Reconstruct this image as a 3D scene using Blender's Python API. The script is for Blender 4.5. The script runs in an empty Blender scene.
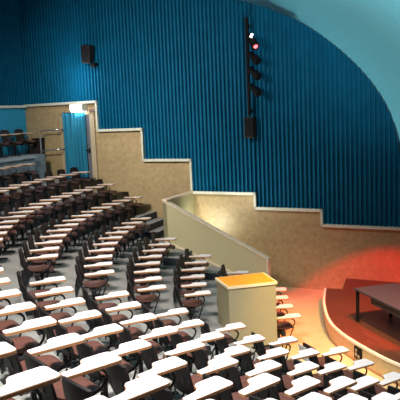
import bpy, bmesh, math, random
from mathutils import Vector, Matrix
random.seed(4)
PI = math.pi
K = 1.15                 # survey units -> metres
ZF = 4.14                # auditorium floor below the camera, in survey units
sc = bpy.context.scene
COL = sc.collection

def P(x, y, z): return Vector((x*K, y*K, (z+ZF)*K))

# ---------------------------------------------------------------- materials
def mat(name, col, rough=.6, metal=0., noise=0., nscale=20., bump=0., emit=None, estr=0., spec=.5):
    m = bpy.data.materials.new(name); m.use_nodes = True
    nt = m.node_tree; b = nt.nodes['Principled BSDF']
    b.inputs['Base Color'].default_value = (*col, 1)
    b.inputs['Roughness'].default_value = rough
    b.inputs['Metallic'].default_value = metal
    b.inputs['Specular IOR Level'].default_value = spec
    tc = nt.nodes.new('ShaderNodeTexCoord')
    n = nt.nodes.new('ShaderNodeTexNoise'); n.inputs['Scale'].default_value = nscale; n.inputs['Detail'].default_value = 5
    nt.links.new(tc.outputs['Object'], n.inputs['Vector'])
    r = nt.nodes.new('ShaderNodeValToRGB')
    lo = [max(0, c*(1-noise)) for c in col]; hi = [min(1, c*(1+noise)) for c in col]
    r.color_ramp.elements[0].position = .3; r.color_ramp.elements[1].position = .7
    r.color_ramp.elements[0].color = (*lo, 1); r.color_ramp.elements[1].color = (*hi, 1)
    nt.links.new(n.outputs['Fac'], r.inputs['Fac']); nt.links.new(r.outputs['Color'], b.inputs['Base Color'])
    if bump:
        bp = nt.nodes.new('ShaderNodeBump'); bp.inputs['Strength'].default_value = bump; bp.inputs['Distance'].default_value = .01
        nt.links.new(n.outputs['Fac'], bp.inputs['Height']); nt.links.new(bp.outputs['Normal'], b.inputs['Normal'])
    if emit:
        b.inputs['Emission Color'].default_value = (*emit, 1); b.inputs['Emission Strength'].default_value = estr
    return m

def brick_mat(name, c1, c2, cm, bw, bh, mortar, rough, rot=0, vec='UV', offset=.5, noise=.12, nscale=6):
    m = mat(name, c1, rough); nt = m.node_tree; b = nt.nodes['Principled BSDF']
    tc = nt.nodes.new('ShaderNodeTexCoord'); mp = nt.nodes.new('ShaderNodeMapping'); mp.inputs['Rotation'].default_value = (0, 0, rot)
    nt.links.new(tc.outputs[vec], mp.inputs['Vector'])
    br = nt.nodes.new('ShaderNodeTexBrick'); br.offset = offset
    for k, v in (('Color1', (*c1, 1)), ('Color2', (*c2, 1)), ('Mortar', (*cm, 1))): br.inputs[k].default_value = v
    br.inputs['Scale'].default_value = 1; br.inputs['Mortar Size'].default_value = mortar
    br.inputs['Brick Width'].default_value = bw; br.inputs['Row Height'].default_value = bh
    nt.links.new(mp.outputs['Vector'], br.inputs['Vector'])
    n = nt.nodes.new('ShaderNodeTexNoise'); n.inputs['Scale'].default_value = nscale; n.inputs['Detail'].default_value = 6
    nt.links.new(tc.outputs['Object'], n.inputs['Vector'])
    mr = nt.nodes.new('ShaderNodeMapRange'); mr.inputs['To Min'].default_value = 1-noise; mr.inputs['To Max'].default_value = 1+noise
    mr.inputs['From Min'].default_value = .3; mr.inputs['From Max'].default_value = .7
    nt.links.new(n.outputs['Fac'], mr.inputs['Value'])
    mx = nt.nodes.new('ShaderNodeMix'); mx.data_type = 'RGBA'; mx.blend_type = 'MULTIPLY'; mx.inputs['Factor'].default_value = 1
    nt.links.new(br.outputs['Color'], mx.inputs['A']); nt.links.new(mr.outputs['Result'], mx.inputs['B'])
    nt.links.new(mx.outputs['Result'], b.inputs['Base Color'])
    return m

M = {}
M['blue'] = mat('blue_baffle_paint', (.0010, .100, .188), .7, noise=.12, nscale=3, spec=.12)
M['blue_flat'] = mat('blue_wall_paint', (.012, .25, .40), .7, noise=.08)
M['wood_wall'] = brick_mat('wall_panelling', (.385, .265, .125), (.36, .245, .115), (.32, .215, .10), 1.25, .62, .004, .55, noise=.16, nscale=9)
M['trim'] = mat('cream_trim_paint', (.60, .56, .44), .5, noise=.06)
M['cap'] = mat('pale_wood_cap', (.72, .56, .40), .45, noise=.12, nscale=14)
M['frame'] = mat('tan_door_frame', (.44, .33, .20), .5, noise=.1)
M['parapet'] = mat('tan_parapet_paint', (.48, .41, .225), .7, noise=.08, nscale=30)
M['plaster'] = mat('grey_teal_plaster', (.15, .58, .69), .9, noise=.05, nscale=14, bump=.1)
M['plaster_wall'] = mat('grey_front_plaster', (.42, .44, .42), .9, noise=.05)
M['carpet'] = mat('grey_tier_carpet', (.21, .205, .185), .95, noise=.22, nscale=60, bump=.3)
M['riser'] = mat('navy_riser_vinyl', (.030, .037, .05), .6, noise=.3, nscale=20)
M['floor'] = mat('pale_linoleum_floor', (.58, .43, .235), .45, noise=.07, nscale=5)
M['stage_top'] = brick_mat('stage_boards', (.095, .034, .02), (.08, .028, .016), (.045, .016, .01), 2.4, .11, .004, .42, rot=0, noise=.2, nscale=12)
M['stage_face'] = mat('stage_front_plywood', (.56, .40, .20), .5, noise=.1, nscale=8)
M['white_edge'] = mat('cream_stage_nosing', (.82, .74, .58), .4)
M['laminate'] = mat('white_tablet_laminate', (.76, .68, .64), .35, noise=.02)
M['edge'] = mat('wood_tablet_edge', (.42, .20, .085), .5, noise=.15, nscale=30)
M['seat'] = mat('maroon_brown_seat_shell', (.088, .034, .024), .5, noise=.15, nscale=12, spec=.3)
M['back'] = mat('dark_brown_back_shell', (.020, .011, .010), .5, noise=.15, nscale=12, spec=.3)
M['black_shell'] = mat('black_back_shell', (.010, .0095, .0095), .6, noise=.2, spec=.25)
M['steel'] = mat('black_tube_steel', (.018, .018, .02), .35, metal=.3)
M['chrome'] = mat('dull_chrome_rail', (.55, .56, .58), .3, metal=.8)
M['black'] = mat('matt_black_housing', (.006, .0055, .006), .8, spec=.15)
M['brown_black'] = mat('dark_brown_cabinet', (.03, .021, .02), .8, spec=.2)
M['podium'] = mat('olive_tan_lectern_paint', (.33, .285, .17), .6, noise=.06, nscale=25)
M['podium_top'] = mat('orange_wood_lectern_top', (.80, .275, .016), .4, noise=.12, nscale=16)
M['podium_edge'] = mat('pale_wood_lectern_edge', (.83, .66, .42), .45)
M['table'] = mat('charcoal_table_laminate', (.028, .038, .055), .6, noise=.1)
M['table_panel'] = mat('grey_green_table_panel', (.060, .075, .080), .6)
M['curtain'] = mat('bright_blue_curtain_cloth', (.010, .17, .26), .9, noise=.1, nscale=8)
M['door'] = mat('grey_door_paint', (.11, .115, .125), .5)
M['lamp'] = mat('white_lamp_lens', (.9, .95, 1), .3, emit=(.82, .92, 1.0), estr=22)
M['red_lens'] = mat('red_lit_lens', (.8, .02, .02), .3, emit=(1, .06, .07), estr=9)
M['white_lens'] = mat('white_lit_vent', (.9, .9, .9), .3, emit=(1, .95, .95), estr=5)
M['small_lamp'] = mat('warm_indicator_lens', (.9, .8, .6), .3, emit=(1, .8, .55), estr=2.5)
M['sign'] = mat('brown_plate', (.20, .12, .10), .6)
M['ledge'] = mat('pale_blue_grey_ledge_paint', (.30, .345, .37), .6, noise=.08)
M['panel_blue'] = mat('grey_blue_panel_paint', (.17, .21, .23), .6, noise=.1)
M['socket'] = mat('brushed_socket_plate', (.35, .33, .30), .4, metal=.5)
M['paper'] = mat('white_paper_sheet', (.85, .83, .80), .7)

# ---------------------------------------------------------------- helpers
def obj(name, bm, m, parent=None, smooth=False):
    me = bpy.data.meshes.new(name)
    bmesh.ops.remove_doubles(bm, verts=bm.verts, dist=1e-6)
    bmesh.ops.recalc_face_normals(bm, faces=bm.faces)
    bm.to_mesh(me); bm.free()
    for q in (m if isinstance(m, (list, tuple)) else [m]): me.materials.append(q)
    if smooth:
        for f in me.polygons: f.use_smooth = True
        me.set_sharp_from_angle(angle=math.radians(40))
    o = bpy.data.objects.new(name, me); COL.objects.link(o)
    if parent: o.parent = parent
    return o
def struct(name, bm, m, **k):
    o = obj(name, bm, m, **k); o['kind'] = 'structure'
    if name.startswith('seating') or name.startswith('step') or name.startswith('plat'): pass
    return o
def thing(name, label, cat, loc=(0, 0, 0), rz=0, group=None):
    o = bpy.data.objects.new(name, None); COL.objects.link(o); o.empty_display_size = .1
    o.location = loc; o.rotation_euler = (0, 0, rz); o['label'] = label; o['category'] = cat
    if group: o['group'] = group
    return o
def tag(o, label, cat, group=None):
    o['label'] = label; o['category'] = cat
    if group: o['group'] = group
    return o
def add_box(bm, c, s, R=None, bev=0., mi=0):
    b2 = bmesh.new(); bmesh.ops.create_cube(b2, size=1)
    for v in b2.verts: v.co = Vector((v.co.x*s[0], v.co.y*s[1], v.co.z*s[2]))
    if bev: bmesh.ops.bevel(b2, geom=list(b2.edges), offset=bev, segments=2, affect='EDGES', profile=.5)
    T = Matrix.Translation(Vector(c)) @ (R.to_4x4() if R else Matrix())
    vm = [bm.verts.new(T @ v.co) for v in b2.verts]; b2.verts.index_update()
    for f in b2.faces:
        nf = bm.faces.new([vm[v.index] for v in f.verts]); nf.material_index = mi
    b2.free()
def add_tube(bm, pts, r, n=8, r2=None):
    pts = [Vector(p) for p in pts]; rings = []
    up = Vector((0, 0, 1))
    for i, p in enumerate(pts):
        t = (pts[min(i+1, len(pts)-1)] - pts[max(i-1, 0)]).normalized()
        a = t.cross(up if abs(t.z) < .95 else Vector((0, 1, 0))).normalized(); b = t.cross(a).normalized()
        if i and a.dot(rings[-1][1]) < 0: a = -a; b = -b
        rr = r if r2 is None else r + (r2-r)*i/(len(pts)-1)
        rings.append(([bm.verts.new(p + a*rr*math.cos(2*PI*k/n) + b*rr*math.sin(2*PI*k/n)) for k in range(n)], a))
    for i in range(len(rings)-1):
        A, B = rings[i][0], rings[i+1][0]
        for k in range(n): bm.faces.new([A[k], A[(k+1) % n], B[(k+1) % n], B[k]])
    bm.faces.new(rings[0][0][::-1]); bm.faces.new(rings[-1][0])
def smooth_path(pts, n=4):
    pts = [Vector(p) for p in pts]; out = []
    for i in range(len(pts)-1):
        p0, p1, p2, p3 = pts[max(i-1, 0)], pts[i], pts[i+1], pts[min(i+2, len(pts)-1)]
        for k in range(n):
            t = k/n; out.append(.5*((2*p1)+(p2-p0)*t+(2*p0-5*p1+4*p2-p3)*t*t+(3*p1-p0-3*p2+p3)*t**3))
    out.append(pts[-1]); return out
def add_prism(bm, poly, z0, z1, mi_top=0, mi_side=0):
    a = [bm.verts.new((x, y, z0)) for x, y in poly]; b = [bm.verts.new((x, y, z1)) for x, y in poly]; n = len(poly)
    f = bm.faces.new(b); f.material_index = mi_top
    bm.faces.new(a[::-1]).material_index = mi_side
    for i in range(n): bm.faces.new([a[i], a[(i+1) % n], b[(i+1) % n], b[i]]).material_index = mi_side
def uvmap(o, fn):
    me = o.data; uv = me.uv_layers.new(name='UVMap')
    for l in me.loops: uv.data[l.index].uv = fn(me.vertices[l.vertex_index].co)

# ---------------------------------------------------------------- survey
C = (8.560994826665851, 11.697969411458272)
RT = dict(x=13.45, y=12.5334, z=11.7302, a=10.9594, b=10.1397, c=9.3432, d=8.5332, e=7.7334, f=6.9532)
HT = dict(x=-1.065, y=-1.3802, z=-1.6936, a=-2.0171, b=-2.3271, c=-2.6640, d=-2.9763, e=-3.3000, f=-3.5458)
FL = {k: HT[k]-.595 for k in HT}; FL['f'] = -ZF
S = .56
RX = [('x', 'y'), ('y', 'z'), ('z', 'a'), ('a', 'b'), ('b', 'c'), ('c', 'd'), ('d', 'e'), ('e', 'f')]
W0 = (1.95, 14.78); WM = -.53
WT = Vector((1, WM, 0)).normalized()              # along the far side wall, towards the stage
WN = Vector((WT.y, -WT.x, 0))                      # out of the wall into the hall
if WN.y > 0: WN = -WN
AX = Vector((.285, -.96, 0)).normalized()          # along the stage front wall
def onwall(x, z, off=0.):                          # survey x along the wall -> point, off metres out of it
    return P(x, W0[1]+WM*(x-W0[0]), z) + WN*off
def perp(x, y): return (W0[1]+WM*(x-W0[0])-y)*.8836
def pxy(r, a): return C[0]+r*math.cos(a), C[1]+r*math.sin(a)
def phi_at(r, off):                                # angle where the arc of radius r comes within off of the wall
    lo, hi = 2.2, 3.3
    for _ in range(50):
        m = (lo+hi)/2
        if perp(*pxy(r, m)) < off: lo = m
        else: hi = m
    return hi

# ---------------------------------------------------------------- shell
# floor
bm = bmesh.new(); add_prism(bm, [(-14*K, -6*K), (16*K, -6*K), (16*K, 20*K), (-14*K, 20*K)], -.2, 0.)
struct('floor', bm, M['floor'])

# far side wall: panelling below a stepped trim, ribbed blue baffles above it
BAYS = [(-4.84, -2.57, .42), (-2.57, -1.35, -.335), (-1.35, -.13, -1.13), (-.13, 1.36, -1.935), (1.36, 2.79, -2.28), (2.79, 9.0, -2.62)]
def wq(bm, x0, x1, z0, z1, o0, o1, mi=0):          # box against the wall plane
    vs = [onwall(x, z, o) for x in (x0, x1) for z in (z0, z1) for o in (o0, o1)]
    v = [bm.verts.new(p) for p in vs]
    for q in ((0, 1, 3, 2), (4, 6, 7, 5), (0, 4, 5, 1), (2, 3, 7, 6), (0, 2, 6, 4), (1, 5, 7, 3)): bm.faces.new([v[i] for i in q]).material_index = mi
bm = bmesh.new()
for x0, x1, z in BAYS: wq(bm, x0, x1, -ZF, z, -.25, 0)
o = struct('wall_side', bm, M['wood_wall']); uvmap(o, lambda c: (c.dot(WT), c.z))
# ceiling profile (survey x on the wall plane, height)
CP = [(4.30, -ZF-.2), (4.30, -2.2), (4.28, -1.5), (4.253, -.93), (4.163, -.508), (3.982, .022), (3.708, .518), (3.335, 1.007), (2.857, 1.495), (2.365, 1.90), (1.792, 2.238), (1.4, 2.41), (.998, 2.559), (.4, 2.74), (-.5, 2.98), (-2, 3.35), (-5.2, 4.1), (-10, 4.6)]
def ceil_z(x):
    for (xa, za), (xb, zb) in zip(CP[2:], CP[3:]):
        if xb <= x <= xa: return za+(zb-za)*(xa-x)/(xa-xb)
    return -1.4
def trim_z(x):
    for x0, x1, z in BAYS:
        if x0 <= x < x1: return z
    return BAYS[-1][2]
bm = bmesh.new()
per = .1035
x = -4.84
prof = [(0, .0), (.34, .0), (.44, .055), (.52, .075), (.68, .075), (.76, .055), (.86, .0)]
cols = []
while x < 4.4:
    for fx, o in prof: cols.append((x+fx*per*.8836, o))
    x += per*.8836
def rib(x):
    for (xa, oa), (xb, ob) in zip(cols, cols[1:]):
        if xa <= x <= xb: return oa+(ob-oa)*(x-xa)/(xb-xa)
    return 0
for bi, (b0, b1, bz) in enumerate(BAYS):
    off = .012 if bi in (1, 3) else 0
    cc = [(b0, rib(b0))] + [q for q in cols if b0 < q[0] < b1] + [(min(b1, 4.35), rib(min(b1, 4.35)))]
    pr = None
    for xx, o in cc:
        zt = ceil_z(xx) + .35 if xx < 4.2 else ceil_z(xx)+.2
        if zt < bz: continue
        a, b = bm.verts.new(onwall(xx, bz, o+off+.01)), bm.verts.new(onwall(xx, zt, o+off+.01))
        if pr: bm.faces.new([pr[0], a, b, pr[1]])
        pr = (a, b)
# solid backing behind the ribs so that the wall has a thickness
for b0, b1, bz in BAYS[:-1]: wq(bm, b0, b1, bz, 4.6, -.25, -.001)
wq(bm, 2.79, 4.35, -2.62, 4.6, -.25, -.001)
struct('wall_side_baffles', bm, M['blue'])
# trim along the steps
bm = bmesh.new(); tw = .045
for i, (b0, b1, bz) in enumerate(BAYS):
    wq(bm, b0-(tw if i else 0), b1, bz-tw/2, bz+tw/2+.02, -.02, .12)
    if i: wq(bm, b0-tw, b0, bz-tw/2, BAYS[i-1][2]+tw/2+.02, -.02, .12)
struct('trim_1', bm, M['trim'])
# back wall, square to the side wall at its far corner
BC = Vector((-4.84, W0[1]+WM*(-4.84-W0[0])))
def onback(t, z, o=0):                             # t metres from the corner, o metres out of it (towards the stage)
    p = P(BC.x, BC.y, z); return p + WN*t + WT*o
def bq(bm, t0, t1, z0, z1, o0, o1):
    v = [bm.verts.new(onback(t, z, o)) for t in (t0, t1) for z in (z0, z1) for o in (o0, o1)]
    for q in ((0, 1, 3, 2), (4, 6, 7, 5), (0, 4, 5, 1), (2, 3, 7, 6), (0, 2, 6, 4), (1, 5, 7, 3)): bm.faces.new([v[i] for i in q])
bm = bmesh.new(); bq(bm, 0, 9, -ZF, .40, -.25, 0); struct('wall_back', bm, M['blue_flat'])
bm = bmesh.new()
t = 0; pr = None; pm = per*K
while t < 9:
    for fx, o in prof:
        a, b = bm.verts.new(onback(t+fx*pm, .40, o+.01)), bm.verts.new(onback(t+fx*pm, 4.5, o+.01))
        if pr: bm.faces.new([pr[0], a, b, pr[1]])
        pr = (a, b)
    t += pm
bq(bm, 0, 9, .40, 4.5, -.25, -.001)
struct('wall_back_baffles', bm, M['blue'])
bm = bmesh.new(); bq(bm, 0, 9, .375, .44, -.02, .12); struct('trim_2', bm, M['trim'])
# ceiling cove that comes down as the front wall
bm = bmesh.new()
fine = []
pts = smooth_path([(x, z, 0) for x, z in CP[2:13]], 5)
prof_c = [(4.30, -ZF-.05), (4.30, -2.2)] + [(p.x, p.y) for p in pts] + CP[13:]
rows = []
for x, z in prof_c:
    p = onwall(x, z, 0) - AX*.05; rows.append([bm.verts.new(p), bm.verts.new(p + AX*19)])
for i in range(len(rows)-1): bm.faces.new([rows[i][0], rows[i][1], rows[i+1][1], rows[i+1][0]])
o = struct('ceiling', bm, M['plaster'], smooth=True)
sol = o.modifiers.new('solid', 'SOLIDIFY'); sol.thickness = .15; sol.offset = 0
# make the thickness grow away from the hall
cme = o.data
mid = sum((cme.vertices[i].co for i in range(len(cme.vertices))), Vector())/len(cme.vertices)
f = cme.polygons[3]
sol.offset = -1 if f.normal.dot(mid-f.center) > 0 else 1

# ---------------------------------------------------------------- tiers
PHN = 4.45
def sector(bm, r0, r1, off0, a1, z0, z1, a0=None, n=48):
    i0 = phi_at(r0, off0) if a0 is None else a0; i1 = phi_at(r1, off0) if a0 is None else a0
    A, B = [], []
    for k in range(n+1):
        t = k/n
        A.append(pxy(r0, i0+(a1-i0)*t)); B.append(pxy(r1, i1+(a1-i1)*t))
    poly = [(x*K, y*K) for x, y in A] + [(x*K, y*K) for x, y in B[::-1]]
    va0 = [bm.verts.new((x*K, y*K, (z0+ZF)*K)) for x, y in A]; va1 = [bm.verts.new((x*K, y*K, (z1+ZF)*K)) for x, y in A]
    vb0 = [bm.verts.new((x*K, y*K, (z0+ZF)*K)) for x, y in B]; vb1 = [bm.verts.new((x*K, y*K, (z1+ZF)*K)) for x, y in B]
    for k in range(n):
        bm.faces.new([va1[k], va1[k+1], vb1[k+1], vb1[k]]).material_index = 0
        bm.faces.new([va0[k], vb0[k], vb0[k+1], va0[k+1]]).material_index = 1
        bm.faces.new([va0[k], va0[k+1], va1[k+1], va1[k]]).material_index = 1
        bm.faces.new([vb0[k], vb1[k], vb1[k+1], vb0[k+1]]).material_index = 1
    bm.faces.new([va0[0], va1[0], vb1[0], vb0[0]]).material_index = 1
    bm.faces.new([va0[n], vb0[n], vb1[n], va1[n]]).material_index = 1
TM = [M['carpet'], M['riser']]
OV = .21
EDGE = {k: RT[k]-OV for k in RT}
PAR = 1.36                                          # parapet face towards the seats, from the wall
order = ['x', 'y', 'z', 'a', 'b', 'c', 'd', 'e']
outer = dict(x=14.0, y=EDGE['x'], z=EDGE['y'], a=EDGE['z'], b=EDGE['a'], c=EDGE['b'], d=EDGE['c'], e=EDGE['d'])
AIS0, AIS1 = 3.372, 3.432
for k in order:
    bm = bmesh.new()
    off = .0 if k in 'xyzab' else PAR+.02
    sector(bm, EDGE[k], outer[k], off, PHN, -ZF, FL[k])
    struct('seating_tier', bm, TM)
# rear platform
bm = bmesh.new(); sector(bm, 14.0, 17.5, .45, 3.9, -ZF, -.907); struct('rear_platform', bm, [M['carpet'], M['panel_blue']])
# half steps of the central aisle and of the aisle along the parapet
bm = bmesh.new()
for k, lower in (('y', 'z'), ('z', 'a'), ('a', 'b'), ('b', 'c'), ('c', 'd'), ('d', 'e'), ('e', 'f')):
    zt = (FL[k]+FL[lower])/2
    sector(bm, EDGE[k]-.27, EDGE[k], 0, AIS1, FL[lower], zt, a0=AIS0, n=4)
struct('aisle_steps', bm, TM)
bm = bmesh.new()
def block(r0, r1, p0, p1, z0, z1):
    n = 6; i0, i1 = phi_at(r0, p0), phi_at(r1, p0); j0, j1 = phi_at(r0, p1), phi_at(r1, p1)
    A = [pxy(r0, i0+(j0-i0)*k/n) for k in range(n+1)]; B = [pxy(r1, i1+(j1-i1)*k/n) for k in range(n+1)]
    va0, va1 = [[bm.verts.new((x*K, y*K, (z+ZF)*K)) for x, y in A] for z in (z0, z1)]
    vb0, vb1 = [[bm.verts.new((x*K, y*K, (z+ZF)*K)) for x, y in B] for z in (z0, z1)]
    for k in range(n):
        bm.faces.new([va1[k], va1[k+1], vb1[k+1], vb1[k]]).material_index = 0
        bm.faces.new([va0[k], vb0[k], vb0[k+1], va0[k+1]]).material_index = 1
        bm.faces.new([va0[k], va0[k+1], va1[k+1], va1[k]]).material_index = 1
        bm.faces.new([vb0[k], vb1[k], vb1[k+1], vb0[k+1]]).material_index = 1
    bm.faces.new([va0[0], va1[0], vb1[0], vb0[0]]).material_index = 1
    bm.faces.new([va0[n], vb0[n], vb1[n], va1[n]]).material_index = 1
block(9.2, 9.66, PAR+.02, 2.2, FL['c'], -3.085)
block(8.45, 8.76, PAR+.02, 1.95, FL['d'], -3.42)
block(10.77, 10.95, .02, 1.15, FL['a'], -2.45)
block(10.48, 10.75, .02, 1.15, FL['b'], FL['a']-.004)
block(10.2, 10.48, .02, 1.15, FL['b'], -2.77)
struct('side_steps', bm, TM)

# ---------------------------------------------------------------- parapet of the side passage
def onpar(x, z, o=0):                               # point on the parapet face plane (survey x)
    y = W0[1] - PAR/.8836 + WM*(x-W0[0]); return P(x, y, z) + WN*o
PX0, PX1 = -.87, 1.385
def par_z(x): return -1.965 + (-3.17+1.965)*(x-PX0)/(PX1-PX0)
bm = bmesh.new()
def hexa(bm, pts, mi=0):
    v = [bm.verts.new(p) for p in pts]
    for q in ((0, 1, 3, 2), (4, 6, 7, 5), (0, 4, 5, 1), (2, 3, 7, 6), (0, 2, 6, 4), (1, 5, 7, 3)): bm.faces.new([v[i] for i in q]).material_index = mi
hexa(bm, [onpar(PX0, -ZF, 0), onpar(PX0, -ZF, -.12), onpar(PX0, par_z(PX0), 0), onpar(PX0, par_z(PX0), -.12),
          onpar(PX1, -ZF, 0), onpar(PX1, -ZF, -.12), onpar(PX1, par_z(PX1), 0), onpar(PX1, par_z(PX1), -.12)])
# return to the side wall
pr0 = onpar(PX0, 0); L = PAR*K
def ret(t, z, o): p = onpar(PX0, z); return p - WN*(t*L) + WT*o
hexa(bm, [ret(0, -ZF, 0), ret(0, -ZF, .12), ret(0, -1.965, 0), ret(0, -1.965, .12), ret(.99, -ZF, 0), ret(.99, -ZF, .12), ret(.99, -1.94, 0), ret(.99, -1.94, .12)])
struct('wall_passage', bm, M['parapet'])
bm = bmesh.new()
c = .035
hexa(bm, [onpar(PX0, par_z(PX0)-.0, .025), onpar(PX0, par_z(PX0), -.145), onpar(PX0, par_z(PX0)+c, .025), onpar(PX0, par_z(PX0)+c, -.145),
          onpar(PX1+.02, par_z(PX1+.02), .025), onpar(PX1+.02, par_z(PX1+.02), -.145), onpar(PX1+.02, par_z(PX1+.02)+c, .025), onpar(PX1+.02, par_z(PX1+.02)+c, -.145)])
hexa(bm, [ret(0, -1.965, -.025), ret(0, -1.965, .145), ret(0, -1.93, -.025), ret(0, -1.93, .145), ret(.99, -1.94, -.025), ret(.99, -1.94, .145), ret(.99, -1.905, -.025), ret(.99, -1.905, .145)])
hexa(bm, [onpar(PX1, -ZF, .02), onpar(PX1, -ZF, -.14), onpar(PX1, par_z(PX1)+.01, .02), onpar(PX1, par_z(PX1)+.01, -.14),
          onpar(PX1+.035, -ZF, .02), onpar(PX1+.035, -ZF, -.14), onpar(PX1+.035, par_z(PX1+.03)+.01, .02), onpar(PX1+.035, par_z(PX1+.03)+.01, -.14)])
struct('trim_3', bm, M['cap'])
bm = bmesh.new()
def base_z(x): return -2.88 + (-3.53+2.88)*(x+.91)/(.65+.91)
hexa(bm, [onpar(x, base_z(x)+dz, o) for x in (PX0, PX1) for dz in (-.02, .022) for o in (.0, .03)])
struct('trim_4', bm, M['cap'])

# ---------------------------------------------------------------- stage
SE = [(2.60, 13.36), (2.50, 12.95), (2.38, 12.4), (2.28, 11.7), (2.25, 11.1), (2.31, 10.6), (2.41, 10.2), (2.51, 9.89), (2.62, 9.59), (2.73, 9.33), (2.86, 9.08), (3.2, 8.45), (3.7, 7.7)]
edge = [(p.x, p.y) for p in smooth_path([(x, y, 0) for x, y in SE], 5)]
def wy(x, o=.015): return W0[1]+WM*(x-W0[0])-o
poly = edge + [(5.85, 7.9), (4.26, wy(4.26)), (3.22, wy(3.22)), (2.95, 13.24)]
def resc(pl): return [(x*K, y*K) for x, y in pl]
bm = bmesh.new(); add_prism(bm, resc(poly), 0, (-3.81+ZF)*K, 0, 1)
o = struct('stage', bm, [M['stage_top'], M['stage_face']])
o.name = 'floor_stage'
uvmap(o, lambda c: (c.x*AX.x+c.y*AX.y, c.x*-AX.y+c.y*AX.x))
# nosing strip along the rim
bm = bmesh.new(); prev = None
for i, (x, y) in enumerate(edge):
    a = Vector(edge[max(i-1, 0)]); b = Vector(edge[min(i+1, len(edge)-1)]); t = (b-a).normalized(); n = Vector((t.y, -t.x))
    if n.x > 0: n = -n
    zt = (-3.81+ZF)*K
    ring = [(x*K+n.x*.02, y*K+n.y*.02, zt-.035), (x*K+n.x*.02, y*K+n.y*.02, zt+.008), (x*K-n.x*.035, y*K-n.y*.035, zt+.008), (x*K-n.x*.035, y*K-n.y*.035, zt-.035)]
    ring = [bm.verts.new(p) for p in ring]
    if prev:
        for k in range(4): bm.faces.new([prev[k], prev[(k+1) % 4], ring[(k+1) % 4], ring[k]])
    prev = ring
struct('trim_5', bm, M['white_edge'])
# dark shadow-gap plinth at the foot of the stage front
bm = bmesh.new(); prev = None
for i, (x, y) in enumerate(edge):
    a = Vector(edge[max(i-1, 0)]); b = Vector(edge[min(i+1, len(edge)-1)]); t = (b-a).normalized(); n = Vector((t.y, -t.x))
    if n.x > 0: n = -n
    ring = [bm.verts.new((x*K+n.x*d, y*K+n.y*d, z)) for d, z in ((.012, 0), (.012, .05), (0, .05), (0, 0))]
    if prev:
        for k in range(4): bm.faces.new([prev[k], prev[(k+1) % 4], ring[(k+1) % 4], ring[k]])
    prev = ring
struct('baseboard_stage', bm, M['edge'])
# socket box on the stage front
def frame_at(x, y, z, fwd):                         # matrix with local x = fwd (horizontal), z up
    f = Vector((fwd[0], fwd[1], 0)).normalized(); l = Vector((-f.y, f.x, 0))
    return Matrix(((f.x, l.x, 0, x), (f.y, l.y, 0, y), (0, 0, 1, z), (0, 0, 0, 1)))
sp = Vector((2.475, 10.0)); sn = Vector((-.945, -.325))
root = thing('socket_box', 'small dark square socket box with metal outlets on the curved stage front', 'socket box', (0, 0, 0))
root.matrix_world = frame_at(sp.x*K+sn.x*.012, sp.y*K+sn.y*.012, .20, sn)
bm = bmesh.new(); add_box(bm, (0, 0, 0), (.03, .24, .22), bev=.004); obj('back_plate', bm, M['black'], root)
for dy, dz, s in ((-.045, -.03, .07), (.04, -.05, .06), (-.04, .05, .05)):
    bm = bmesh.new(); add_box(bm, (.018, dy, dz), (.012, s, s), bev=.003); add_tube(bm, [(.022, dy, dz), (.030, dy, dz)], s*.3, 10); obj('socket', bm, M['socket'], root)

# table on the stage
tb = thing('stage_table', 'long charcoal table with black legs and a modesty panel on the stage', 'table', P(2.686, 11.149, -3.81))
tb.matrix_world = frame_at(*P(2.686, 11.149, -3.81), (AX.x, AX.y))    # local x along the front edge, y to the back (stage side)
TL, TD, TH = 2.05, .98, .61*K
bm = bmesh.new(); add_box(bm, (TL/2, TD/2, TH-.02), (TL, TD, .04), bev=.006); obj('table_top', bm, M['table'], tb)
for lx in (.07, TL-.07):
    for ly in (.04, TD-.16):
        bm = bmesh.new(); add_box(bm, (lx, ly, (TH-.04)/2), (.055, .055, TH-.04), bev=.006)
        lg = obj('leg', bm, M['black'], tb)
bm = bmesh.new(); add_box(bm, (1.15, .16, TH-.04-.10), (1.5, .03, .20), bev=.004); add_box(bm, (.41, .38, TH-.04-.10), (.02, .46, .20), bev=.004); obj('modesty_panel', bm, M['table_panel'], tb)

# ---------------------------------------------------------------- lectern
pc = [(.2, 10.68), (.383, 10.05), (1.212, 10.255), (1.057, 10.89)]
ZT = -2.78
ZB = FL['e']
cx = sum(p[0] for p in pc)/4; cy = sum(p[1] for p in pc)/4
pd = thing('lectern', 'olive-tan box lectern with a bright orange wooden top at the aisle foot', 'lectern', P(cx, cy, ZB))
org = P(cx, cy, ZB)
def shrink(s): return [((cx+(x-cx)*s)*K-org.x, (cy+(y-cy)*s)*K-org.y) for x, y in pc]
H = (ZT-ZB)*K
bm = bmesh.new(); add_prism(bm, shrink(.95), .06, H-.05); obj('body', bm, M['podium'], pd)
bm = bmesh.new(); add_prism(bm, shrink(.88), 0, .06); obj('plinth', bm, M['riser'], pd)
bm = bmesh.new(); add_prism(bm, shrink(1.), H-.05, H); obj('top_edge', bm, M['podium_edge'], pd)
bm = bmesh.new(); add_prism(bm, shrink(.945), H-.01, H+.003); obj('top_panel', bm, M['podium_top'], pd)

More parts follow.
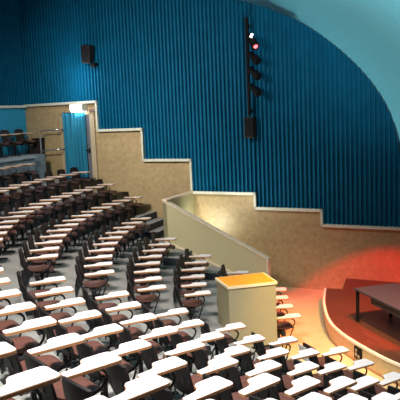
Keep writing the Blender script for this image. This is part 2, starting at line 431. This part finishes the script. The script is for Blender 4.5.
# ---------------------------------------------------------------- chairs
def make_chair():
    root = thing('tablet_chair', '', 'chair')
    # seat: dished shell
    def shell(fn, nu, nv, th, nrm):
        bm = bmesh.new(); top = [[fn(u/nu*2-1, v/nv*2-1) for v in range(nv+1)] for u in range(nu+1)]
        T = [[bm.verts.new(p) for p in r] for r in top]; B = [[bm.verts.new(p - nrm*th) for p in r] for r in top]
        for u in range(nu):
            for v in range(nv):
                bm.faces.new([T[u][v], T[u+1][v], T[u+1][v+1], T[u][v+1]]); bm.faces.new([B[u][v], B[u][v+1], B[u+1][v+1], B[u+1][v]])
        rim = [(u, 0) for u in range(nu)] + [(nu, v) for v in range(nv)] + [(u, nv) for u in range(nu, 0, -1)] + [(0, v) for v in range(nv, 0, -1)]
        for (a, b), (c_, d_) in zip(rim, rim[1:]+rim[:1]): bm.faces.new([T[a][b], B[a][b], B[c_][d_], T[c_][d_]])
        return bm
    def squircle(a, b, k=.28):                       # square -> rounded square
        return a*math.sqrt(1-k*b*b), b*math.sqrt(1-k*a*a)
    def seat_fn(a, b):
        a, b = squircle(a, b, .34)
        x = .01+.225*a; y = .222*b
        z = .435 + .02*b*b - .012*(1-a*a) - (.05*max(0, a-.55)**2/.2 if a > .55 else 0) + (.03*max(0, -a-.6)/.4)
        return Vector((x, y, z))
    obj('seat', shell(seat_fn, 12, 10, .014, Vector((0, 0, 1))), M['seat'], root, smooth=True)
    def back_fn(a, b, dx=0, sc_=1.):
        a, b = squircle(a*sc_, b*sc_, .2)
        z = .603 + .203*a; y = (.213-.006*a)*b
        x = -.235 - .22*(z-.47) - .035*(1-b*b) + .02*(a*a) + dx
        return Vector((x, y, z))
    bk = obj('backrest', shell(lambda a, b: back_fn(a, b), 10, 10, .012, Vector((1, 0, .2)).normalized()), M['back'], root, smooth=True)
    obj('rear_shell', shell(lambda a, b: back_fn(a, b, -.014, .985), 10, 10, .01, Vector((1, 0, .2)).normalized()), M['black_shell'], root, smooth=True)
    # tablet
    raw = [(-.185, -.29), (.27, -.29), (.30, -.284), (.318, -.265), (.323, -.24), (.323, -.09), (.316, -.065), (.295, -.05),
           (.10, -.05), (.07, -.055), (.048, -.075), (.035, -.105), (.018, -.14), (-.015, -.165), (-.06, -.178), (-.185, -.192), (-.195, -.21), (-.195, -.275)]
    bm = bmesh.new(); add_prism(bm, raw, .662, .682); tb_ = obj('writing_tablet', bm, M['laminate'], root)
    cxr, cyr = .06, -.19
    bm = bmesh.new(); add_prism(bm, [(x+(.003 if x > cxr else -.003), y+(.003 if y > cyr else -.003)) for x, y in raw], .652, .677); obj('edge_band', bm, M['edge'], tb_)
    # tubular arm under the tablet
    bm = bmesh.new()
    add_tube(bm, smooth_path([(-.16, -.235, .645), (-.02, -.235, .643), (.12, -.232, .635), (.185, -.228, .59), (.19, -.225, .53), (.14, -.218, .465), (.04, -.20, .42), (-.06, -.15, .412)], 4), .013, 8)
    add_box(bm, (-.02, -.225, .648), (.16, .05, .008))
    obj('tablet_arm', bm, M['steel'], root, smooth=True)
    # back upright brackets
    for s in (-.11, .11):
        bm = bmesh.new(); add_tube(bm, smooth_path([(-.05, s, .412), (-.19, s, .412), (-.245, s, .455), (-.300, s, .54), (-.318, s, .62)], 3), .011, 8)
        obj('back_bracket', bm, M['steel'], root, smooth=True)
    bm = bmesh.new(); add_box(bm, (-.05, 0, .355), (.08, .585, .10), bev=.01); obj('beam', bm, M['steel'], root)
    for x in (.06, -.12):
        bm = bmesh.new(); add_box(bm, (x, 0, .412), (.02, .34, .016)); obj('seat_rail', bm, M['steel'], root)
    bm = bmesh.new(); add_box(bm, (-.05, .12, .155), (.05, .05, .31), bev=.005); pst = obj('post', bm, M['steel'], root)
    bm = bmesh.new(); add_box(bm, (-.03, .12, .011), (.34, .06, .022), bev=.005); obj('foot', bm, M['steel'], pst)
    bm = bmesh.new(); add_tube(bm, [(.16, -.20, .42), (.06, -.19, .15), (.0, -.185, .012)], .012, 8); obj('brace', bm, M['steel'], root)
    bm = bmesh.new(); add_tube(bm, [(-.07, -.20, .40), (-.07, -.20, .012)], .013, 8); obj('leg', bm, M['steel'], root)
    return root
def dup(root):
    r = root.copy(); COL.objects.link(r)
    for ch in list(root.children):
        q = ch.copy(); COL.objects.link(q); q.parent = r
        for g in ch.children:
            s = g.copy(); COL.objects.link(s); s.parent = q
    return r
chair0 = make_chair(); used = [False]
ORD = ['first', 'second', 'third', 'fourth', 'fifth', 'sixth', 'seventh', 'eighth', 'ninth', 'tenth', 'eleventh', 'twelfth', 'thirteenth', 'fourteenth', 'fifteenth']
ROWN = dict(f='front row', e='second row up', d='third row up', c='fourth row up', b='fifth row up', a='sixth row up', z='seventh row up', y='eighth row up', x='ninth row up', v='rear platform row')
def place(r, a, zfloor, label, group):
    if used[0]: t = dup(chair0)
    else: t = chair0; used[0] = True
    th = a + PI; c_, s_ = math.cos(th), math.sin(th)
    tx, ty = pxy(r, a)
    px, py = .323, -.29
    t.location = (tx*K-(c_*px-s_*py), ty*K-(s_*px+c_*py), (zfloor+ZF)*K)
    t.rotation_euler = (0, 0, th)
    t['label'] = label; t['group'] = group
    return t
FS = dict(x=2.814, y=2.7325, z=2.7382, a=2.7396, b=2.8622, c=2.9323, d=2.9649, e=2.980, f=3.0405)
FN = dict(x=5, y=9, z=14, a=13, b=10, c=8, d=6, e=1, f=4)
NS = dict(y=3.8257-.0447*0, z=3.5313, a=3.4877, b=3.4864, c=3.4934, d=3.5039, e=3.5083-.0724*0, f=3.5286)
NN = dict(y=4, z=9, a=9, b=8, c=8, d=7, e=6, f=4)
for k, n in FN.items():
    for i in range(n):
        if k == 'e': lab = 'lone tablet chair half hidden behind the orange-topped lectern, %s' % ROWN[k]
        elif n > 6 or k in 'yx':
            lab = 'brown white-tablet chair, %s from the far side wall, %s, far block' % (ORD[i], ROWN[k])
        else: lab = 'brown white-tablet chair, %s from the far side wall, %s, far block' % (ORD[i], ROWN[k])
        place(RT[k], FS[k]+i*S/RT[k], FL[k], lab, 'tablet chairs in the far block')
for k, n in NN.items():
    for i in range(n):
        ref = 'from the central aisle' if k != 'y' else 'from the left picture edge'
        lab = 'brown white-tablet chair, %s %s, %s, near block' % (ORD[i], ref, ROWN[k])
        t = place(RT[k], NS[k]+i*S/RT[k], FL[k], lab, 'tablet chairs in the near block')
        if k == 'f' and i == 0:
            paper_chair = t
            t['label'] = 'white-tablet chair with a white sheet on its back, front row by the central aisle'
rv = 14.2
for i in range(4):
    place(rv, 2.737+i*S*1.0/rv, -.907, 'dark tablet chair on the rear platform by the blue back wall, %s from the corner' % ORD[i], 'chairs on the rear platform')

# ---------------------------------------------------------------- rear platform parapet, rail, door, curtain
# handrail in front of the panelling
rl = thing('handrail', 'grey tubular handrail with two bars before the panelled wall beside the curtain', 'handrail', onwall(-4.18, -.93, .35))
o0 = Vector(rl.location)
def rp(x, z, off=.35): return onwall(x, z, off)-o0
bm = bmesh.new(); add_tube(bm, smooth_path([rp(-4.18, -.93), rp(-4.18, -.6), rp(-4.18, -.36), rp(-4.15, -.29), rp(-4.06, -.275)], 4), .022); obj('post', bm, M['chrome'], rl, smooth=True)
bm = bmesh.new(); add_tube(bm, [rp(-4.06, -.275), rp(-3.66, -.27)], .022); obj('top_bar', bm, M['chrome'], rl, smooth=True)
bm = bmesh.new(); add_tube(bm, [rp(-4.18, -.83), rp(-3.66, -.80)], .02); obj('lower_bar', bm, M['chrome'], rl, smooth=True)
for z in (-.265, -.80):
    bm = bmesh.new(); add_tube(bm, [rp(-3.67, z), rp(-3.635, z, .33), rp(-3.63, z, .02)], .018); obj('wall_bracket', bm, M['chrome'], rl, smooth=True)

# doorway
def wall_thing(name, label, cat, x, z, off=0., group=None):
    t = thing(name, label, cat, (0, 0, 0), 0, group)
    p = onwall(x, z, off)
    t.matrix_world = frame_at(p.x, p.y, p.z, (WN.x, WN.y))   # local x out of the wall, local y along it (left->right seen from the hall is +y)
    return t
YS = 1 if Vector((-WN.y, WN.x, 0)).dot(WT) > 0 else -1       # local y * YS = along WT
dz0 = FL['x']
bm = bmesh.new(); wq(bm, -3.64, -2.83, dz0, .10, .0, .035)
dr = struct('door_1', bm, M['door'])
bm = bmesh.new(); add_box(bm, (0, 0, 0), (.03, .05, .16), bev=.004); add_tube(bm, [(.015, 0, .02), (.07, 0, .02), (.075, -.11*YS, .02)], .012)
h = obj('door_handle', bm, M['black']); p = onwall(-2.89, -.86, .06); h.matrix_world = frame_at(p.x, p.y, p.z, (WN.x, WN.y)); mw = h.matrix_world.copy(); h.parent = dr; h.matrix_world = mw
bm = bmesh.new()
wq(bm, -2.83, -2.70, dz0, .14, 0, .07); wq(bm, -3.72, -3.64, dz0, .14, 0, .07); wq(bm, -3.72, -2.70, .10, .155, 0, .07)
struct('trim_6', bm, M['frame'])
# curtain
ct = wall_thing('curtain', 'bright blue pleated curtain hanging over the rear doorway', 'curtain', -3.25, -1.62, .135)
CW, CHH = .84, 1.79*K
bm = bmesh.new(); nu, nv = 96, 14; g = []
for i in range(nu+1):
    u = i/nu; r = []
    for j in range(nv+1):
        v = j/nv; amp = .045+.012*(1-v)
        y = (u-.5)*CW*(1-.04*math.sin(v*PI))+.012*math.sin(u*40+3)*(1-v)
        x = amp*math.sin(u*2*PI*5.5+.6*math.sin(v*2.2)+1.2*math.sin(u*9)) 
        r.append(bm.verts.new((x, y*YS, v*CHH)))
    g.append(r)
for i in range(nu):
    for j in range(nv): bm.faces.new([g[i][j], g[i+1][j], g[i+1][j+1], g[i][j+1]])
cl = obj('cloth', bm, M['curtain'], ct, smooth=True)
so = cl.modifiers.new('solid', 'SOLIDIFY'); so.thickness = .006
bm = bmesh.new(); add_tube(bm, [(0, -.46, CHH+.012), (0, .46, CHH+.012)], .014)
for s in (-.44, .44): add_tube(bm, [(0, s, CHH+.012), (-.12, s, CHH+.012)], .009)
obj('curtain_rod', bm, M['chrome'], ct, smooth=True)
# lamp above the door
lm = wall_thing('wall_lamp', 'glowing white rectangular wall lamp above the blue curtain', 'lamp', -3.06, .29, .0)
bm = bmesh.new(); add_box(bm, (.15, 0, 0), (.30, .44, .22), bev=.01); obj('housing', bm, M['trim'], lm)
bm = bmesh.new(); add_box(bm, (.312, 0, 0), (.03, .42, .20), bev=.012); add_box(bm, (.17, 0, -.113), (.26, .38, .012), bev=.004); obj('lens', bm, M['lamp'], lm)
pl = wall_thing('door_plate', 'small brown plate above the grey door right of the curtain', 'plate', -2.72, .215, .0)
bm = bmesh.new(); add_box(bm, (.02, 0, 0), (.04, .30, .09), bev=.006); obj('panel', bm, M['sign'], pl)
sw = wall_thing('light_switch', 'tiny lit switch on the panelling right of the door', 'switch', -2.62, -.20, .0)
bm = bmesh.new(); add_box(bm, (.012, 0, 0), (.024, .09, .09), bev=.004); obj('switch_plate', bm, M['trim'], sw)
bm = bmesh.new(); add_box(bm, (.028, 0, 0), (.012, .04, .04), bev=.003); obj('indicator', bm, M['small_lamp'], sw)
# ledge and low panel of the rear platform
bm = bmesh.new(); sector(bm, 13.86, 14.0, 1.1, 3.35, FL['x'], -.965, n=20)
for f in bm.faces: f.material_index = 0
struct('wall_platform', bm, [M['panel_blue'], M['panel_blue']])
bm = bmesh.new(); sector(bm, 13.82, 14.06, 1.05, 3.35, -.965, -.91, n=20)
struct('trim_7', bm, [M['ledge'], M['ledge']])

# bin on the platform
bn = thing('waste_bin', 'dark square waste bin at the end of the rear platform row', 'bin', onwall(-4.36, -.907, .19))
bn.rotation_euler = (0, 0, math.atan2(WT.y, WT.x))
bm = bmesh.new()
ra = [bm.verts.new((sx*.115, sy*.115, 0)) for sx, sy in ((-1, -1), (1, -1), (1, 1), (-1, 1))]; rb = [bm.verts.new((sx*.14, sy*.14, .46)) for sx, sy in ((-1, -1), (1, -1), (1, 1), (-1, 1))]
bm.faces.new(ra[::-1]); bm.faces.new(rb)
for k in range(4): bm.faces.new([ra[k], ra[(k+1) % 4], rb[(k+1) % 4], rb[k]])
obj('body', bm, M['brown_black'], bn)
bm = bmesh.new(); add_box(bm, (0, 0, .47), (.30, .30, .03), bev=.008); obj('rim', bm, M['black'], bn)

# ---------------------------------------------------------------- wall equipment
sp_ = wall_thing('wall_loudspeaker', 'dark wall loudspeaker tilted on the blue baffles above the door', 'speaker', -2.66, 1.66, .10)
R = Matrix.Rotation(.22, 3, 'Y') @ Matrix.Rotation(-.16*YS, 3, 'X')
bm = bmesh.new(); add_box(bm, (.16, 0, 0), (.22, .30, .52), R, bev=.012); obj('cabinet', bm, M['brown_black'], sp_)
bm = bmesh.new(); add_box(bm, (.275, -.0, -.02), (.012, .26, .46), R, bev=.003); obj('grille', bm, M['black'], sp_)
bm = bmesh.new(); add_tube(bm, [(-.06, 0, 0), (.10, 0, 0)], .03); obj('bracket', bm, M['steel'], sp_, smooth=True)
hd = wall_thing('wall_floodlight', 'small black floodlight under the tilted loudspeaker on the blue wall', 'floodlight', -2.52, 1.37, .08)
bm = bmesh.new(); add_box(bm, (.12, 0, 0), (.16, .17, .10), Matrix.Rotation(.35, 3, 'Y'), bev=.01); obj('housing', bm, M['black'], hd)
bm = bmesh.new(); add_tube(bm, [(-.05, 0, .06), (.06, 0, .05), (.10, 0, .02)], .012); obj('bracket', bm, M['steel'], hd)
bm = bmesh.new(); add_box(bm, (.205, 0, -.032), (.01, .13, .07), Matrix.Rotation(.35, 3, 'Y')); obj('lens', bm, M['black'], hd)

BX = 1.33
bar = wall_thing('lighting_bar', 'vertical black lighting bar fixed to the blue baffled wall', 'lighting bar', BX, .8, .0)
bm = bmesh.new(); add_tube(bm, [(.26, 0, -1.02), (.26, 0, 1.50)], .048, 10); obj('pole', bm, M['black'], bar, smooth=True)
for z in (-.9, .2, 1.3):
    bm = bmesh.new(); add_tube(bm, [(.03, 0, z), (.26, 0, z)], .02); add_box(bm, (.075, 0, z), (.02, .12, .12)); obj('wall_bracket', bm, M['black'], bar)
bm = bmesh.new(); add_tube(bm, smooth_path([(.24, 0, 1.5), (.16, .05*YS, 1.62), (.09, .06*YS, 1.75), (.085, .06*YS, 1.95)], 4), .008); obj('cable', bm, M['black'], bar)
names = ['topmost black spotlight on the lighting bar, lens glowing red', 'second black spotlight from the top of the lighting bar', 'third black spotlight from the top of the lighting bar', 'lowest black spotlight on the lighting bar']
for i, (z, lab) in enumerate(zip((1.66, 1.24, .90, .53), names)):
    s = wall_thing('spotlight', lab, 'spotlight', BX+.01, z, .26, 'spotlights on the lighting bar')
    d = Vector((.30, .62*YS, -.48)).normalized() if i else Vector((.42, .50*YS, -.62)).normalized()
    a = Vector((.03, .06*YS, .06)); 
    c0 = a; c1 = a + d*.20; c2 = a + d*(.38 if i else .47)
    bm = bmesh.new(); add_tube(bm, [c0, c0+d*.05, c1], .07, 12); add_tube(bm, [c1, c2], .095, 12, .105); obj('body', bm, M['black'], s, smooth=True)
    bm = bmesh.new(); add_tube(bm, smooth_path([(0, 0, .02), (.06, .03*YS, .1), c1+Vector((.10, 0, .03)), c1+Vector((.09, 0, 0))], 3), .012); add_box(bm, (.0, 0, .02), (.09, .09, .07)); obj('yoke', bm, M['black'], s)
    bm = bmesh.new(); add_tube(bm, [c2, c2+d*.008], .055 if i == 0 else .085, 12); obj('lens', bm, M['red_lens'] if i == 0 else M['black'], s)
    if i == 0:
        n_ = Vector((.8, .25*YS, .5)).normalized()
        bm = bmesh.new(); add_box(bm, c1+Vector((.09, .03*YS, .10)), (.03, .06, .10), Matrix.Rotation(-.5*YS, 3, 'X'), bev=.006); obj('lamp_vent', bm, M['white_lens'], s)
bx = wall_thing('dimmer_box', 'dark brown box on the wall at the foot of the lighting bar', 'dimmer box', BX-.02, -.36, .07)
bm = bmesh.new(); add_box(bm, (.12, 0, 0), (.24, .25, .55), bev=.012); obj('case', bm, M['brown_black'], bx)
bm = bmesh.new(); add_box(bm, (.245, 0, 0), (.012, .20, .48), bev=.003); obj('front_panel', bm, M['black'], bx)

# white sheet on the back of the first front-row chair of the near block
pt = tag(obj('paper_sheet', bmesh.new(), M['paper']), 'white paper sheet stuck on a front-row chair back by the central aisle', 'paper')
bm = bmesh.new()
add_box(bm, (0, 0, 0), (.004, .27, .30)); bm.to_mesh(pt.data); bm.free()
pm_ = Matrix.Translation(paper_chair.location) @ Matrix.Rotation(paper_chair.rotation_euler.z, 4, 'Z') @ Matrix.Translation((-.352, .10, .62)) @ Matrix.Rotation(-.22, 4, 'Y')
pt.matrix_world = pm_

# ---------------------------------------------------------------- lights
def light(name, kind, loc, energy, col, target=None, **kw):
    l = bpy.data.lights.new(name, kind); l.energy = energy; l.color = col
    for k, v in kw.items(): setattr(l, k, v)
    o = bpy.data.objects.new(name, l); COL.objects.link(o); o.location = loc
    if target is not None: o.rotation_euler = (Vector(target)-Vector(loc)).to_track_quat('-Z', 'Y').to_euler()
    return o
# hall downlights over the audience
light('hall_light', 'AREA', P(-1.0, 3.6, 3.3), 330, (1, .97, .95), P(-.8, 5.6, -2), shape='DISK', size=1.2, spread=math.radians(84))
light('hall_light', 'AREA', P(.7, 7.0, 2.5), 120, (1, .97, .94), P(.2, 8.4, -3), shape='DISK', size=1.0, spread=math.radians(85))
light('hall_light', 'AREA', P(-2.2, 10, 3.1), 125, (1, .90, .85), P(-2.2, 11, -2), shape='DISK', size=1.2, spread=math.radians(88))
# added fill that brightens the far wall, no fixture there
light('wall_fill', 'AREA', P(-4.6, 10.2, 2.6), 175, (1, 1, .97), P(-1.2, 16.3, -.9), shape='DISK', size=1.0, spread=math.radians(80))
# added fill lights that brighten the curved ceiling, not fixtures of the hall
light('ceiling_fill', 'AREA', P(2.7, 4.6, -2.0), 170, (.85, .98, 1), P(3.7, 10.8, 2.3), shape='DISK', size=1.2, spread=math.radians(58))
light('ceiling_fill', 'SPOT', onwall(.1, -2.95, .75), 620, (.88, 1, .98), P(3.5, 12.1, 1.0), spot_size=math.radians(80), spot_blend=.8, shadow_soft_size=.2)  # added ceiling fill, kept out of sight behind the parapet
# warm stage-front wash
light('warm_spot', 'SPOT', P(2.6, 7.6, 1.7), 3900, (1, .64, .20), P(2.1, 10.9, -4), spot_size=math.radians(38), spot_blend=.8, shadow_soft_size=.12)
# red wash on the stage
ax = Vector((-.024, .506, -.862)); S0 = Vector((3.6, 8.5, 1.5))
light('red_spot', 'SPOT', P(*S0), 5400, (1, .008, .003), P(*(S0+ax*5)), spot_size=math.radians(2*19.6), spot_blend=.2, shadow_soft_size=.08)
# passage lamp
light('passage_light', 'SPOT', onwall(.22, -2.8, .85), 75, (.9, 1, .92), onwall(.36, -2.3, 0), spot_size=math.radians(150), spot_blend=1., shadow_soft_size=.1)
# lamp over the door
light('door_lamp', 'POINT', onwall(-2.8, .95, .8), 48, (.8, .9, 1), shadow_soft_size=.12)
w = bpy.data.worlds.new('hall_ambient'); sc.world = w; w.use_nodes = True
w.node_tree.nodes['Background'].inputs[0].default_value = (.85, .95, 1, 1); w.node_tree.nodes['Background'].inputs[1].default_value = .16

# ---------------------------------------------------------------- camera
th, ro = .13341962148339342, -.04202751969989349
Fw = Vector((0, math.cos(th), -math.sin(th))); Dn = Vector((0, -math.sin(th), -math.cos(th))); X = Vector((1, 0, 0))
cr, sr = math.cos(ro), math.sin(ro)
right = X*cr - Dn*sr; down = X*sr + Dn*cr
# image u = u0*cr - v0*sr, v = u0*sr + v0*cr with u0 along X and v0 along Dn
Rw = X*cr - Dn*sr; Dw = X*sr + Dn*cr
cam = bpy.data.cameras.new('camera'); cam.sensor_width = 36; cam.lens = 36*641.56/400; cam.clip_start = .05
co = bpy.data.objects.new('camera', cam); COL.objects.link(co)
mw = Matrix((Rw, -Dw, -Fw)).transposed().to_4x4(); mw.translation = P(0, 0, 0); co.matrix_world = mw
sc.camera = co
vs = sc.view_settings; vs.view_transform = 'Standard'; vs.look = 'None'; vs.exposure = 0.; vs.gamma = 1; vs.use_curve_mapping = False
